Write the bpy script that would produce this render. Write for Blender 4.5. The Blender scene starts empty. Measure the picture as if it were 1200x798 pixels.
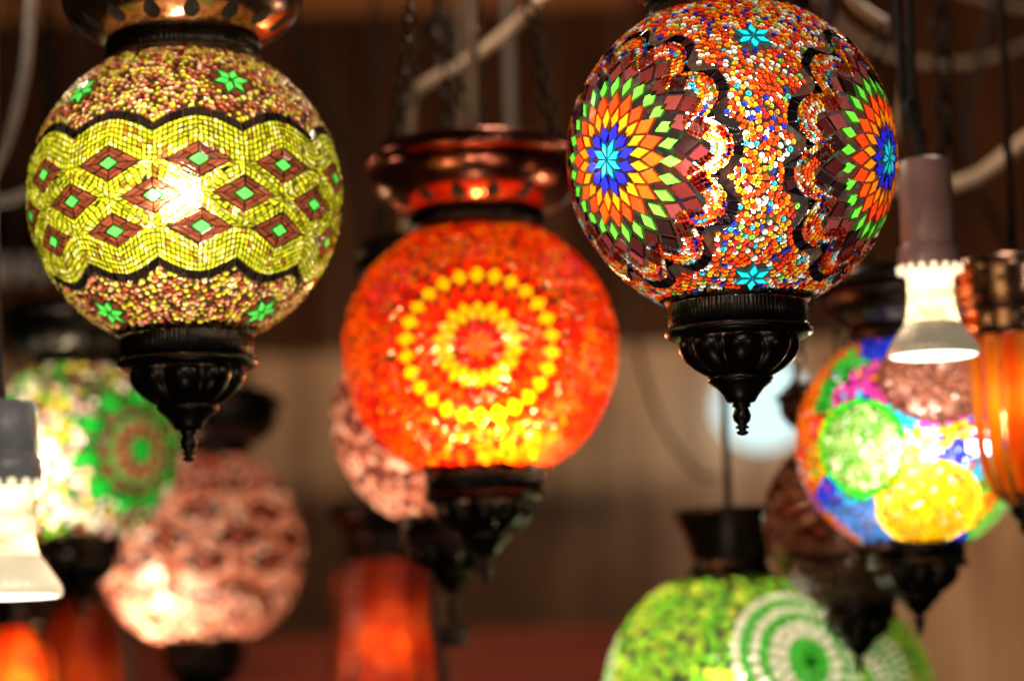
import bpy, math, random
import numpy as np
from mathutils import Vector, Matrix

random.seed(7)
rng = np.random.default_rng(7)
PI = math.pi
RAD = math.radians
scene = bpy.context.scene
COL = scene.collection

# ------------------------------------------------------------------ camera
F = 3500.0                       # focal length in pixels of a 1200 px wide frame
PITCH, ROLL = RAD(7.5), RAD(1.6)
CAM = np.array([0.0, 0.0, 1.60])
fwd = np.array([0, math.cos(PITCH), math.sin(PITCH)])
up0 = np.array([0, -math.sin(PITCH), math.cos(PITCH)])
rt0 = np.array([1.0, 0, 0])
rgt = math.cos(ROLL) * rt0 - math.sin(ROLL) * up0
upv = math.sin(ROLL) * rt0 + math.cos(ROLL) * up0


def at(px, py, d):
    """world point seen at photo pixel (px,py), d metres in front of the camera"""
    return CAM + d * (fwd + rgt * ((px - 600) / F) + upv * ((399 - py) / F))


cam = bpy.data.cameras.new('camera')
camo = bpy.data.objects.new('camera', cam)
COL.objects.link(camo)
M = Matrix.Identity(4)
for i in range(3):
    M[i][0], M[i][1], M[i][2], M[i][3] = rgt[i], upv[i], -fwd[i], CAM[i]
camo.matrix_world = M
cam.sensor_width = 36.0
cam.lens = 36.0 * F / 1200
cam.clip_end = 200
cam.dof.use_dof = True
cam.dof.focus_distance = 1.405
cam.dof.aperture_fstop = 4.9
scene.camera = camo

# ------------------------------------------------------------------ materials


def new_mat(name):
    m = bpy.data.materials.new(name)
    m.use_nodes = True
    nt = m.node_tree
    nt.nodes.clear()
    out = nt.nodes.new('ShaderNodeOutputMaterial')
    return m, nt, out


def N(nt, t, **kw):
    n = nt.nodes.new(t)
    for k, v in kw.items():
        if hasattr(n, k) and k not in ('Color', 'Scale'):
            try:
                setattr(n, k, v)
                continue
            except Exception:
                pass
        n.inputs[k].default_value = v
    return n


def mix_sh(nt, fac, a, b):
    n = nt.nodes.new('ShaderNodeMixShader')
    if isinstance(fac, (int, float)):
        n.inputs[0].default_value = fac
    else:
        nt.links.new(fac, n.inputs[0])
    nt.links.new(a, n.inputs[1])
    nt.links.new(b, n.inputs[2])
    return n.outputs[0]


def mosaic_mat(name, diffuse=0.12, clear=0.12, rough=0.12, spread=0.7):
    """coloured glass: light from the bulb passes through each piece"""
    m, nt, out = new_mat(name)
    a = nt.nodes.new('ShaderNodeAttribute')
    a.attribute_name = 'Col'
    tr = nt.nodes.new('ShaderNodeBsdfTranslucent')
    df = nt.nodes.new('ShaderNodeBsdfDiffuse')
    tp = nt.nodes.new('ShaderNodeBsdfRefraction')        # pressed glass: blurred view of the bulb
    tp.inputs['IOR'].default_value = 1.22
    tp.inputs['Roughness'].default_value = spread
    gl = nt.nodes.new('ShaderNodeBsdfGlossy')
    gl.inputs['Roughness'].default_value = rough
    gl.inputs['Color'].default_value = (1, 1, 1, 1)
    nz = nt.nodes.new('ShaderNodeTexNoise')
    nz.inputs['Scale'].default_value = 900
    nz.inputs['Detail'].default_value = 1
    bp = nt.nodes.new('ShaderNodeBump')
    bp.inputs['Strength'].default_value = 0.25
    bp.inputs['Distance'].default_value = 0.0005
    tc = nt.nodes.new('ShaderNodeTexCoord')
    nt.links.new(tc.outputs['Object'], nz.inputs['Vector'])
    nt.links.new(nz.outputs['Fac'], bp.inputs['Height'])
    nt.links.new(bp.outputs['Normal'], gl.inputs['Normal'])
    # slight streaks in the glass
    mx = nt.nodes.new('ShaderNodeMix')
    mx.data_type = 'RGBA'
    mx.blend_type = 'MULTIPLY'
    mx.inputs[0].default_value = 0.35
    nz2 = nt.nodes.new('ShaderNodeTexNoise')
    nz2.inputs['Scale'].default_value = 420
    nt.links.new(tc.outputs['Object'], nz2.inputs['Vector'])
    nt.links.new(a.outputs['Color'], mx.inputs[6])
    nt.links.new(nz2.outputs['Color'], mx.inputs[7])
    for s in (tr, df, tp):
        nt.links.new(mx.outputs[2], s.inputs['Color'])
    sh = mix_sh(nt, diffuse, tr.outputs[0], df.outputs[0])
    sh = mix_sh(nt, clear, sh, tp.outputs[0])
    lw = nt.nodes.new('ShaderNodeFresnel')
    lw.inputs['IOR'].default_value = 1.45
    geo = nt.nodes.new('ShaderNodeNewGeometry')
    sub = nt.nodes.new('ShaderNodeMath')
    sub.operation = 'SUBTRACT'
    sub.inputs[0].default_value = 1
    nt.links.new(geo.outputs['Backfacing'], sub.inputs[1])
    mul = nt.nodes.new('ShaderNodeMath')
    mul.operation = 'MULTIPLY'
    nt.links.new(sub.outputs[0], mul.inputs[0])
    nt.links.new(lw.outputs[0], mul.inputs[1])
    sh = mix_sh(nt, mul.outputs[0], sh, gl.outputs[0])
    nt.links.new(sh, out.inputs['Surface'])
    return m


def grout_mat(name='grouted_glass', clear=0.74, tint=(1, 1, 1)):
    m, nt, out = new_mat(name)
    tp = nt.nodes.new('ShaderNodeBsdfTransparent')
    df = nt.nodes.new('ShaderNodeBsdfDiffuse')
    df.inputs['Color'].default_value = (0.075, 0.066, 0.06, 1)
    tp.inputs['Color'].default_value = tuple(tint) + (1,)
    nt.links.new(mix_sh(nt, clear, df.outputs[0], tp.outputs[0]), out.inputs['Surface'])
    return m


def principled(name, col, metallic=0.0, rough=0.5, var=0.3, nscale=40, bump=0.0, spec=None):
    m, nt, out = new_mat(name)
    p = nt.nodes.new('ShaderNodeBsdfPrincipled')
    p.inputs['Metallic'].default_value = metallic
    if spec is not None:
        p.inputs['Specular IOR Level'].default_value = spec
    tc = nt.nodes.new('ShaderNodeTexCoord')
    nz = nt.nodes.new('ShaderNodeTexNoise')
    nz.inputs['Scale'].default_value = nscale
    nz.inputs['Detail'].default_value = 5
    nt.links.new(tc.outputs['Object'], nz.inputs['Vector'])
    r = nt.nodes.new('ShaderNodeValToRGB')
    r.color_ramp.elements[0].position = 0.3
    r.color_ramp.elements[1].position = 0.7
    r.color_ramp.elements[0].color = tuple(c * (1 - var) for c in col) + (1,)
    r.color_ramp.elements[1].color = tuple(min(1, c * (1 + var)) for c in col) + (1,)
    nt.links.new(nz.outputs['Fac'], r.inputs[0])
    nt.links.new(r.outputs[0], p.inputs['Base Color'])
    mr = nt.nodes.new('ShaderNodeMapRange')
    mr.inputs['To Min'].default_value = max(0.02, rough - 0.1)
    mr.inputs['To Max'].default_value = rough + 0.12
    nt.links.new(nz.outputs['Fac'], mr.inputs['Value'])
    nt.links.new(mr.outputs[0], p.inputs['Roughness'])
    if bump:
        b = nt.nodes.new('ShaderNodeBump')
        b.inputs['Strength'].default_value = bump
        b.inputs['Distance'].default_value = 0.002
        nt.links.new(nz.outputs['Fac'], b.inputs['Height'])
        nt.links.new(b.outputs[0], p.inputs['Normal'])
    nt.links.new(p.outputs[0], out.inputs['Surface'])
    return m


def emit_mat(name, col, strength):
    m, nt, out = new_mat(name)
    e = nt.nodes.new('ShaderNodeEmission')
    e.inputs['Color'].default_value = tuple(col) + (1,)
    e.inputs['Strength'].default_value = strength
    nt.links.new(e.outputs[0], out.inputs['Surface'])
    return m


def glass_mat(name, col, col2, diffuse=0.15, clear=0.06, nscale=30, stretch=(1, 1, 1)):
    """moulded coloured glass jar, lit from inside"""
    m, nt, out = new_mat(name)
    tc = nt.nodes.new('ShaderNodeTexCoord')
    mp = nt.nodes.new('ShaderNodeMapping')
    mp.inputs['Scale'].default_value = stretch
    nz = nt.nodes.new('ShaderNodeTexNoise')
    nz.inputs['Scale'].default_value = nscale
    nt.links.new(tc.outputs['Object'], mp.inputs[0])
    nt.links.new(mp.outputs[0], nz.inputs['Vector'])
    r = nt.nodes.new('ShaderNodeValToRGB')
    r.color_ramp.elements[0].position = 0.38
    r.color_ramp.elements[1].position = 0.66
    r.color_ramp.elements[0].color = tuple(col) + (1,)
    r.color_ramp.elements[1].color = tuple(col2) + (1,)
    nt.links.new(nz.outputs['Fac'], r.inputs[0])
    tr = nt.nodes.new('ShaderNodeBsdfTranslucent')
    df = nt.nodes.new('ShaderNodeBsdfDiffuse')
    tp = nt.nodes.new('ShaderNodeBsdfRefraction')
    tp.inputs['IOR'].default_value = 1.25
    tp.inputs['Roughness'].default_value = 0.65
    gl = nt.nodes.new('ShaderNodeBsdfGlossy')
    gl.inputs['Roughness'].default_value = 0.1
    for s in (tr, df, tp):
        nt.links.new(r.outputs[0], s.inputs['Color'])
    sh = mix_sh(nt, diffuse, tr.outputs[0], df.outputs[0])
    sh = mix_sh(nt, clear, sh, tp.outputs[0])
    fr = nt.nodes.new('ShaderNodeFresnel')
    fr.inputs['IOR'].default_value = 1.45
    sh = mix_sh(nt, fr.outputs[0], sh, gl.outputs[0])
    nt.links.new(sh, out.inputs['Surface'])
    return m


MAT = {
    'tile': mosaic_mat('mosaic_glass'),
    'tile_dense': mosaic_mat('mosaic_glass_dense', diffuse=0.06, clear=0.10, rough=0.2, spread=0.85),
    'tile_dull': mosaic_mat('mosaic_glass_dull', diffuse=0.75, clear=0.02),
    'tile_clear': mosaic_mat('mosaic_glass_clear', diffuse=0.1, clear=0.2, spread=0.48),
    'grout': grout_mat(),
    'grout_dim': grout_mat('grouted_glass_dark', 0.62),
    'grout_amber': grout_mat('amber_glass', 0.8, (1.0, 0.62, 0.30)),
    'grout_pink': grout_mat('pink_glass', 0.75, (1.0, 0.74, 0.60)),
    'bronze': principled('dark_bronze', (0.042, 0.033, 0.028), 0.95, 0.3, 0.4, 60, 0.06),
    'copper_red_reflection': principled('copper_red_reflection', (0.52, 0.15, 0.085), 1.0, 0.2, 0.35, 45, 0.08),  # the red lamp's reflection is put into this copper's base colour
    'copper': principled('polished_bronze', (0.42, 0.23, 0.15), 1.0, 0.2, 0.35, 45, 0.08),
    'black': principled('black_void', (0.004, 0.003, 0.003), 0, 0.8, 0.2, 20),
    'chain': principled('chain_metal', (0.016, 0.012, 0.010), 0.6, 0.5, 0.3, 80),
    'cord_dark': principled('dark_cord', (0.02, 0.016, 0.014), 0, 0.6, 0.3, 60),
    'cord_tan': principled('tan_cable', (0.58, 0.41, 0.28), 0, 0.5, 0.2, 60),
    'cord_grey': principled('grey_cable', (0.30, 0.26, 0.22), 0, 0.5, 0.2, 60),
    'porcelain': principled('porcelain', (0.62, 0.36, 0.33), 0, 0.35, 0.12, 25),
    'socket_dark': principled('grey_porcelain', (0.3, 0.3, 0.34), 0, 0.35, 0.1, 25),
    'alu': principled('frosted_reflector', (0.62, 0.52, 0.38), 0.8, 0.35, 0.2, 90),
}

# ------------------------------------------------------------------ mesh builder


class MB:
    def __init__(s):
        s.v, s.f, s.m, s.c = [], [], [], []
        s.n = 0

    def verts(s, arr):
        arr = np.asarray(arr, float).reshape(-1, 3)
        s.v.append(arr)
        k = s.n
        s.n += len(arr)
        return k

    def face(s, idx, mat=0, col=(1, 1, 1)):
        s.f.append(tuple(idx))
        s.m.append(mat)
        s.c.append(tuple(col[:3]))

    def batch(s, tv, tf, origin, ex, ey, ez, colfn, mat=0):
        """n copies of a template (tv verts, tf faces) with frames; colfn(i_face) -> (n,3) colours"""
        n = len(origin)
        P = origin[:, None, :] + tv[None, :, 0:1] * ex[:, None, :] + tv[None, :, 1:2] * ey[:, None, :] + tv[None, :, 2:3] * ez[:, None, :]
        k = s.verts(P.reshape(-1, 3))
        V = len(tv)
        cols = [colfn(j) for j in range(len(tf))]
        for i in range(n):
            b = k + i * V
            for j, fc in enumerate(tf):
                s.f.append(tuple(b + q for q in fc))
                s.m.append(mat)
                s.c.append(tuple(cols[j][i]))

    def build(s, name, mats, parent=None, smooth=False, colours=False, loc=None):
        me = bpy.data.meshes.new(name)
        V = np.concatenate(s.v) if s.v else np.zeros((0, 3))
        if loc is not None:
            V = V - np.asarray(loc)
        me.from_pydata(V.tolist(), [], s.f)
        if not isinstance(mats, (list, tuple)):
            mats = [mats]
        for m in mats:
            me.materials.append(m)
        me.polygons.foreach_set('material_index', np.array(s.m, dtype=np.int32))
        if smooth:
            me.polygons.foreach_set('use_smooth', np.ones(len(s.f), dtype=bool))
        if colours:
            ca = me.color_attributes.new('Col', 'FLOAT_COLOR', 'CORNER')
            cnt = np.array([len(f) for f in s.f])
            c4 = np.ones((len(s.f), 4))
            c4[:, :3] = np.array(s.c)
            ca.data.foreach_set('color', np.repeat(c4, cnt, axis=0).ravel())
        me.update()
        o = bpy.data.objects.new(name, me)
        COL.objects.link(o)
        if parent is not None:
            o.parent = parent
        if loc is not None:
            o.location = loc
        return o


def tag(o, label, cat, group=None, kind=None):
    if label:
        o['label'] = label
    if cat:
        o['category'] = cat
    if group:
        o['group'] = group
    if kind:
        o['kind'] = kind
    return o


def empty(name, loc, label, cat, group=None):
    o = bpy.data.objects.new(name, None)
    COL.objects.link(o)
    o.location = loc
    o.empty_display_size = 0.02
    return tag(o, label, cat, group)


def lathe(mb, prof, seg=48, mat=0, rad=None, centre=(0, 0, 0), close_top=False, close_bot=False, col=(1, 1, 1)):
    """prof: list of (z, r); rad(theta, z, r) -> radius"""
    th = np.arange(seg) * 2 * PI / seg
    rings = []
    for (z, r) in prof:
        rr = np.full(seg, r) if rad is None else np.array([rad(t, z, r) for t in th])
        P = np.stack([rr * np.sin(th), -rr * np.cos(th), np.full(seg, z)], 1) + np.asarray(centre)
        rings.append(mb.verts(P))
    for a, b in zip(rings[:-1], rings[1:]):
        for i in range(seg):
            j = (i + 1) % seg
            mb.face((a + i, b + i, b + j, a + j), mat, col)
    if close_top:
        mb.face([rings[0] + i for i in range(seg)], mat, col)
    if close_bot:
        mb.face([rings[-1] + i for i in range(seg)][::-1], mat, col)


def tube(mb, pts, r, seg=8, mat=0, caps=True):
    pts = np.asarray(pts, float)
    n = len(pts)
    t = np.gradient(pts, axis=0)
    t /= np.linalg.norm(t, axis=1)[:, None]
    ref = np.array([0.31, 0.77, 0.55])
    a = np.cross(t, ref)
    a /= np.linalg.norm(a, axis=1)[:, None]
    b = np.cross(t, a)
    th = np.arange(seg) * 2 * PI / seg
    rr = np.full(n, r) if np.isscalar(r) else np.asarray(r)
    P = pts[:, None, :] + rr[:, None, None] * (np.cos(th)[None, :, None] * a[:, None, :] + np.sin(th)[None, :, None] * b[:, None, :])
    k = mb.verts(P.reshape(-1, 3))
    for i in range(n - 1):
        for j in range(seg):
            q = (j + 1) % seg
            mb.face((k + i * seg + j, k + i * seg + q, k + (i + 1) * seg + q, k + (i + 1) * seg + j), mat)
    if caps:
        mb.face([k + j for j in range(seg)][::-1], mat)
        mb.face([k + (n - 1) * seg + j for j in range(seg)], mat)


def spline(pts, n=40):
    """Catmull-Rom through pts"""
    p = np.asarray(pts, float)
    p = np.vstack([2 * p[0] - p[1], p, 2 * p[-1] - p[-2]])
    out = []
    m = len(p) - 3
    for u in np.linspace(0, m - 1e-6, n):
        i = int(u)
        t = u - i
        a, b, c, d = p[i:i + 4]
        out.append(0.5 * (2 * b + (c - a) * t + (2 * a - 5 * b + 4 * c - d) * t * t + (3 * b - a - 3 * c + d) * t ** 3))
    return np.array(out)


def chain_mesh(mb, p0, p1, link=0.013, w=0.0035, wire=0.0011):
    p0, p1 = np.asarray(p0, float), np.asarray(p1, float)
    L = np.linalg.norm(p1 - p0)
    t = (p1 - p0) / L
    ref = np.array([1.0, 0.1, 0]) if abs(t[0]) < 0.8 else np.array([0, 1.0, 0])
    a = np.cross(t, ref)
    a /= np.linalg.norm(a)
    b = np.cross(t, a)
    n = max(2, int(L / (link * 0.78)))
    S, Q = 10, 5
    for i in range(n):
        c = p0 + t * (L * (i + 0.5) / n)
        u = a if i % 2 else b
        v = b if i % 2 else a
        th = np.arange(S) * 2 * PI / S
        ph = np.arange(Q) * 2 * PI / Q
        cen = c + np.outer(np.cos(th) * link / 2, t) + np.outer(np.sin(th) * w, u)
        out = np.outer(np.cos(th), t) + np.outer(np.sin(th), u)
        P = cen[:, None, :] + wire * (np.cos(ph)[None, :, None] * out[:, None, :] + np.sin(ph)[None, :, None] * v[None, None, :])
        k = mb.verts(P.reshape(-1, 3))
        for x in range(S):
            for y in range(Q):
                x2, y2 = (x + 1) % S, (y + 1) % Q
                mb.face((k + x * Q + y, k + x2 * Q + y, k + x2 * Q + y2, k + x * Q + y2))


# ------------------------------------------------------------------ spherical helpers (unit directions)


def D(lon, lat):
    lon, lat = np.asarray(lon, float), np.asarray(lat, float)
    return np.stack([np.cos(lat) * np.sin(lon), -np.cos(lat) * np.cos(lon), np.sin(lat)], -1)


def frame(c):
    c = np.asarray(c, float)
    z = np.array([0, 0, 1.0])
    e = np.cross(z, c)
    e = e / max(1e-9, np.linalg.norm(e))
    n = np.cross(c, e)
    return c, e, n


def polar(fr, r, th):
    c, e, n = fr
    r, th = np.asarray(r, float), np.asarray(th, float)
    return (np.cos(r)[..., None] * c + np.sin(r)[..., None] * (np.cos(th)[..., None] * e + np.sin(th)[..., None] * n))


def to_polar(fr, dirs):
    c, e, n = fr
    x, y, z = dirs @ e, dirs @ n, dirs @ c
    return np.arccos(np.clip(z, -1, 1)), np.arctan2(y, x)


# ring shaped seed bead: open underneath, so light enters from below
def bead_template(seg=7, hole=True):
    th = np.arange(seg) * 2 * PI / seg
    rings = [(1.0, 0.0), (0.97, 0.55), (0.62, 0.95)]
    if hole:
        rings.append((0.30, 0.72))
    tv, tf = [], []
    for (r, z) in rings:
        for t in th:
            tv.append((r * math.cos(t), r * math.sin(t), z))
    tv.append((0, 0, 0.55 if hole else 1.05))
    for k in range(len(rings) - 1):
        for i in range(seg):
            j = (i + 1) % seg
            tf.append((k * seg + i, k * seg + j, (k + 1) * seg + j, (k + 1) * seg + i))
    k = len(rings) - 1
    for i in range(seg):
        tf.append((k * seg + i, k * seg + (i + 1) % seg, len(tv) - 1))
    return np.array(tv, float), tf, len(tf) - seg


T_RING = bead_template(7, True)
T_CHIP = bead_template(6, False)


class Mosaic:
    """a glass globe of radius R covered in raised tiles and beads (all one surface pattern)"""

    def __init__(s, R, sz=1.0):
        s.R, s.sz = R, sz
        s.mb = MB()

    def P(s, d, h=0.0):
        d = np.asarray(d, float)
        return d * (s.R + h) * np.array([1, 1, s.sz])

    def tile(s, dirs, col, gap=0.006, h=0.0011, jit=0.10, h0=0.0002, wob=0.0):
        dirs = np.asarray(dirs, float)
        dirs = dirs + rng.normal(0, wob, dirs.shape)
        c = dirs.mean(0)
        v = c - dirs
        L = np.linalg.norm(v, axis=1)[:, None]
        base = dirs + v / np.maximum(L, 1e-6) * np.minimum(gap, L * 0.45)
        top = base + (c - base) * min(0.12, 0.0005 / s.R / max(1e-4, L.mean()) + 0.03)
        k = random.uniform(1 - jit, 1 + jit)
        col = tuple(min(1.0, q * k) for q in col)
        tl = np.array([random.gauss(0, 0.00018) for _ in range(2)])
        n = len(dirs)
        th = np.arange(n) * 2 * PI / n
        hh = h + tl[0] * np.cos(th) + tl[1] * np.sin(th)
        base /= np.linalg.norm(base, axis=1)[:, None]
        top /= np.linalg.norm(top, axis=1)[:, None]
        a = s.mb.verts(s.P(base, h0))
        tv = np.array([s.P(top[i], h0 + hh[i]) for i in range(n)])
        b = s.mb.verts(tv)
        nrm = np.zeros(3)
        for i in range(n):
            nrm += np.cross(tv[i] - tv.mean(0), tv[(i + 1) % n] - tv.mean(0))
        fl = nrm @ c < 0
        s.mb.face([b + i for i in (range(n)[::-1] if fl else range(n))], 0, col)
        for i in range(n):
            j = (i + 1) % n
            q = (a + i, a + j, b + j, b + i)
            s.mb.face(q[::-1] if fl else q, 0, col)

    def beads(s, dirs, r, cols, template=T_RING, hole=0.35, tang=None, asp=1.0, hz=0.9, h0=0.0):
        """r (n,) radius in metres"""
        dirs = np.asarray(dirs, float)
        n = len(dirs)
        if n == 0:
            return
        r = np.broadcast_to(np.asarray(r, float), (n,))
        nz = dirs / np.array([1, 1, s.sz])
        nz /= np.linalg.norm(nz, axis=1)[:, None]
        if tang is None:
            tang = rng.normal(size=(n, 3))
        ex = tang - (tang * nz).sum(1)[:, None] * nz
        ex /= np.linalg.norm(ex, axis=1)[:, None]
        ey = np.cross(nz, ex)
        tilt = rng.normal(0, 0.14, (n, 2))
        ez = nz + tilt[:, :1] * ex + tilt[:, 1:] * ey
        tv, tf, nh = template
        cols = np.asarray(cols, float)

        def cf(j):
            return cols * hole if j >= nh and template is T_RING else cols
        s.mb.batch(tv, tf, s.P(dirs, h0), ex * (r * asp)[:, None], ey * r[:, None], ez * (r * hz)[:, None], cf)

    def fill(s, r, accept, palette, weights, template=T_RING, dens=0.9, latmax=1.2, rvar=0.15, jit=0.12, hole=0.35, tries=9, seeds=None, mixed=0.3, rule=None):
        """pack beads of radius r (radians) wherever accept(dirs) is true"""
        n = int(4 * PI / (r * r * 3.2) * tries * 0.35)
        z = rng.uniform(-math.sin(latmax), math.sin(latmax), n)
        lon = rng.uniform(-PI, PI, n)
        dirs = np.stack([np.sqrt(1 - z * z) * np.sin(lon), -np.sqrt(1 - z * z) * np.cos(lon), z], 1)
        dirs = dirs[accept(dirs)]
        md = 2 * r * dens
        cell = md
        grid = {}
        keep = []
        md2 = md * md
        for i, d in enumerate(dirs.tolist()):
            k = (int(d[0] // cell), int(d[1] // cell), int(d[2] // cell))
            ok = True
            for dx in (-1, 0, 1):
                for dy in (-1, 0, 1):
                    for dz in (-1, 0, 1):
                        for q in grid.get((k[0] + dx, k[1] + dy, k[2] + dz), ()):
                            if (q[0] - d[0]) ** 2 + (q[1] - d[1]) ** 2 + (q[2] - d[2]) ** 2 < md2:
                                ok = False
                                break
                        if not ok:
                            break
                    if not ok:
                        break
                if not ok:
                    break
            if ok:
                grid.setdefault(k, []).append(d)
                keep.append(i)
        dirs = dirs[keep]
        m = len(dirs)
        cols = pick(palette, weights, m, jit)
        if seeds is not None:                # neighbouring pieces share a hue
            sc = pick(palette, weights, len(seeds), 0.05)
            near = np.argmax(dirs @ seeds.T, axis=1)
            use = rng.random(m) > mixed
            cols[use] = np.clip(sc[near[use]] * rng.uniform(1 - jit, 1 + jit, (use.sum(), 1)), 0, 1)
        if rule is not None:
            cols = rule(dirs, cols)
        rr = r * s.R * rng.uniform(1 - rvar, 1 + rvar, m)
        s.beads(dirs, rr, cols, template, hole)

    # rings of rhombs around a centre
    def ring(s, fr, n, r0, rm, r1, col, phase=0.0, gap=0.006, w=1.0, h0=0.0002, **kw):
        for i in range(n):
            t = phase + 2 * PI * i / n
            hw = PI / n * w
            pts = polar(fr, np.array([r0, rm, r1, rm]), np.array([t, t + hw, t, t - hw]))
            c = col(i) if callable(col) else col
            if c is not None:
                s.tile(pts, c, gap, h0=h0, **kw)

    def band(s, lo, hi, n, col, gap=0.004, **kw):
        """lo, hi: arrays (n+1,3) of directions; tiles between"""
        for i in range(n):
            c = col(i) if callable(col) else col
            if c is not None:
                s.tile([lo[i], lo[i + 1], hi[i + 1], hi[i]], c, gap, **kw)

    def finish(s, parent, name='mosaic_globe', mat='tile', label=None, grout='grout'):
        g = MB()
        lat = np.linspace(-1.25, 1.25, 33)
        prof = [(s.R * s.sz * math.sin(a) * 0.999, s.R * math.cos(a) * 0.999) for a in lat[::-1]]
        lathe(g, prof, 64)
        off = s.mb.n
        s.mb.v += g.v
        s.mb.n += g.n
        for f in g.f:
            s.mb.f.append(tuple(off + q for q in f))
            s.mb.m.append(1)
            s.mb.c.append((0.1, 0.1, 0.1))
        o = s.mb.build(name, [MAT[mat], MAT[grout]], parent, colours=True)
        if label:
            o['label'] = label
        return o


def pick(palette, weights, n, jit=0.12):
    pal = np.array(palette, float)
    w = np.array(weights, float)
    idx = rng.choice(len(pal), n, p=w / w.sum())
    c = pal[idx] * rng.uniform(1 - jit, 1 + jit, (n, 1))
    return np.clip(c, 0, 1)


def px_dir(centre, R, px, py, d, sz=1.0):
    """direction on a globe under photo pixel (px,py)"""
    ray = at(px, py, 1.0) - CAM
    S = np.array([1, 1, sz])
    o = (CAM - np.asarray(centre)) / S
    r = ray / S
    a, b, c = r @ r, 2 * o @ r, o @ o - R * R
    q = b * b - 4 * a * c
    if q < 0:
        t = -b / (2 * a)
    else:
        t = (-b - math.sqrt(q)) / (2 * a)
    p = o + t * r
    return p / np.linalg.norm(p)


# ------------------------------------------------------------------ shared metal fittings
BOT = [(-0.865, 0.475), (-0.90, 0.445), (-0.915, 0.43)]
BAND = [(-0.915, 0.425), (-0.955, 0.432), (-1.045, 0.432), (-1.06, 0.40)]
LIP = [(-1.055, 0.41), (-1.075, 0.452), (-1.10, 0.455), (-1.125, 0.42), (-1.13, 0.36)]
CUP = [(-1.125, 0.345), (-1.15, 0.362), (-1.20, 0.358), (-1.26, 0.325), (-1.31, 0.27), (-1.345, 0.215), (-1.355, 0.19)]
STEM = [(-1.35, 0.17), (-1.355, 0.198), (-1.385, 0.20), (-1.40, 0.185), (-1.43, 0.145), (-1.48, 0.105), (-1.515, 0.085), (-1.522, 0.06)]
FIN = [(-1.515, 0.055), (-1.545, 0.056), (-1.548, 0.04), (-1.565, 0.047), (-1.60, 0.058), (-1.63, 0.05), (-1.65, 0.03), (-1.66, 0.028),
       (-1.664, 0.042), (-1.675, 0.042), (-1.68, 0.022), (-1.69, 0.024), (-1.70, 0.04), (-1.712, 0.03), (-1.72, 0.012)]


def bottom_cap(root, R, detail=1.0, finial_len=1.0, flutes=8, zoff=0.0):
    mb = MB()
    sc = lambda pr: [((z + zoff) * R, r * R) for z, r in pr]
    sg = 72 if detail >= 1 else 40
    lathe(mb, sc(BOT), sg)
    nk = 104
    if detail >= 1:
        lathe(mb, sc([BAND[0]] + BAND[1:3] + [BAND[3]]), nk * 4, rad=lambda t, z, r: r * (1.0 - 0.018 * (math.cos(t * nk) < 0)) if r > 0.43 * R else r)
    else:
        lathe(mb, sc(BAND), sg)
    lathe(mb, sc(LIP), sg)
    lathe(mb, sc(CUP), flutes * 12, rad=lambda t, z, r: r * (0.80 + 0.23 * abs(math.cos(t * flutes / 2)) ** 0.55))
    lathe(mb, sc(STEM), sg, close_bot=True)
    o = mb.build('bottom_cap', MAT['bronze'], root, smooth=True)
    fb = MB()
    z0 = FIN[0][0]
    lathe(fb, [((z0 + (z - z0) * finial_len + zoff) * R, r * R) for z, r in FIN], 24, close_top=True, close_bot=True)
    fo = fb.build('finial', MAT['bronze'], o, smooth=True)
    return o


TOPC = [(0.865, 0.46), (0.89, 0.485), (0.915, 0.50)]
TBAND = [(0.915, 0.488), (0.935, 0.505), (1.01, 0.505), (1.025, 0.48)]
BOWL = [(1.02, 0.49), (1.035, 0.555), (1.06, 0.60), (1.11, 0.675), (1.17, 0.735), (1.24, 0.775), (1.31, 0.79), (1.375, 0.785), (1.395, 0.77)]
RIM = [(1.385, 0.76), (1.395, 0.815), (1.42, 0.84), (1.445, 0.83), (1.455, 0.785), (1.48, 0.765), (1.53, 0.74), (1.545, 0.70), (1.54, 0.2), (1.53, 0.02)]


def top_fit(root, R, bowl_mat='copper', detail=1.0, cut=16, zoff=0.0, cutouts=True):
    sc = lambda pr: [((z + zoff) * R, r * R) for z, r in pr]
    mb = MB()
    sg = 72 if detail >= 1 else 40
    lathe(mb, sc(TOPC), sg)
    nk = 110
    if detail >= 1:
        lathe(mb, sc(TBAND), nk * 4, rad=lambda t, z, r: r * (1.0 - 0.016 * (math.cos(t * nk) < 0)) if r > 0.5 * R else r)
    else:
        lathe(mb, sc(TBAND), sg)
    mb.build('collar', MAT['bronze'], root, smooth=True)
    bb = MB()
    lathe(bb, sc(BOWL), sg)
    if cutouts:                      # row of pierced drops round the shoulder of the bowl
        zs = np.linspace(1.05, 1.15, 7)
        for k in range(cut):
            t0 = 2 * PI * (k + 0.5) / cut
            L, Rr = [], []
            for i, z in enumerate(zs):
                r = np.interp(z, [q[0] for q in BOWL], [q[1] for q in BOWL]) + 0.006
                wdt = 0.055 * math.sin(PI * (0.04 + 0.92 * i / 6) ** 0.7) / r
                for sgn, lst in ((-1, L), (1, Rr)):
                    t = t0 + sgn * wdt
                    lst.append(((r * math.sin(t)) * R, -(r * math.cos(t)) * R, (z + zoff) * R))
            a = bb.verts(L)
            b = bb.verts(Rr)
            for i in range(6):
                bb.face((a + i, b + i, b + i + 1, a + i + 1), 1)
    bo = bb.build('bowl', [MAT[bowl_mat], MAT['black']], root, smooth=True)
    rb = MB()
    lathe(rb, sc(RIM), sg)
    rb.build('rim', MAT[bowl_mat], bo, smooth=True)
    return 1.53 + zoff


CEIL = 2.72


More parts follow.
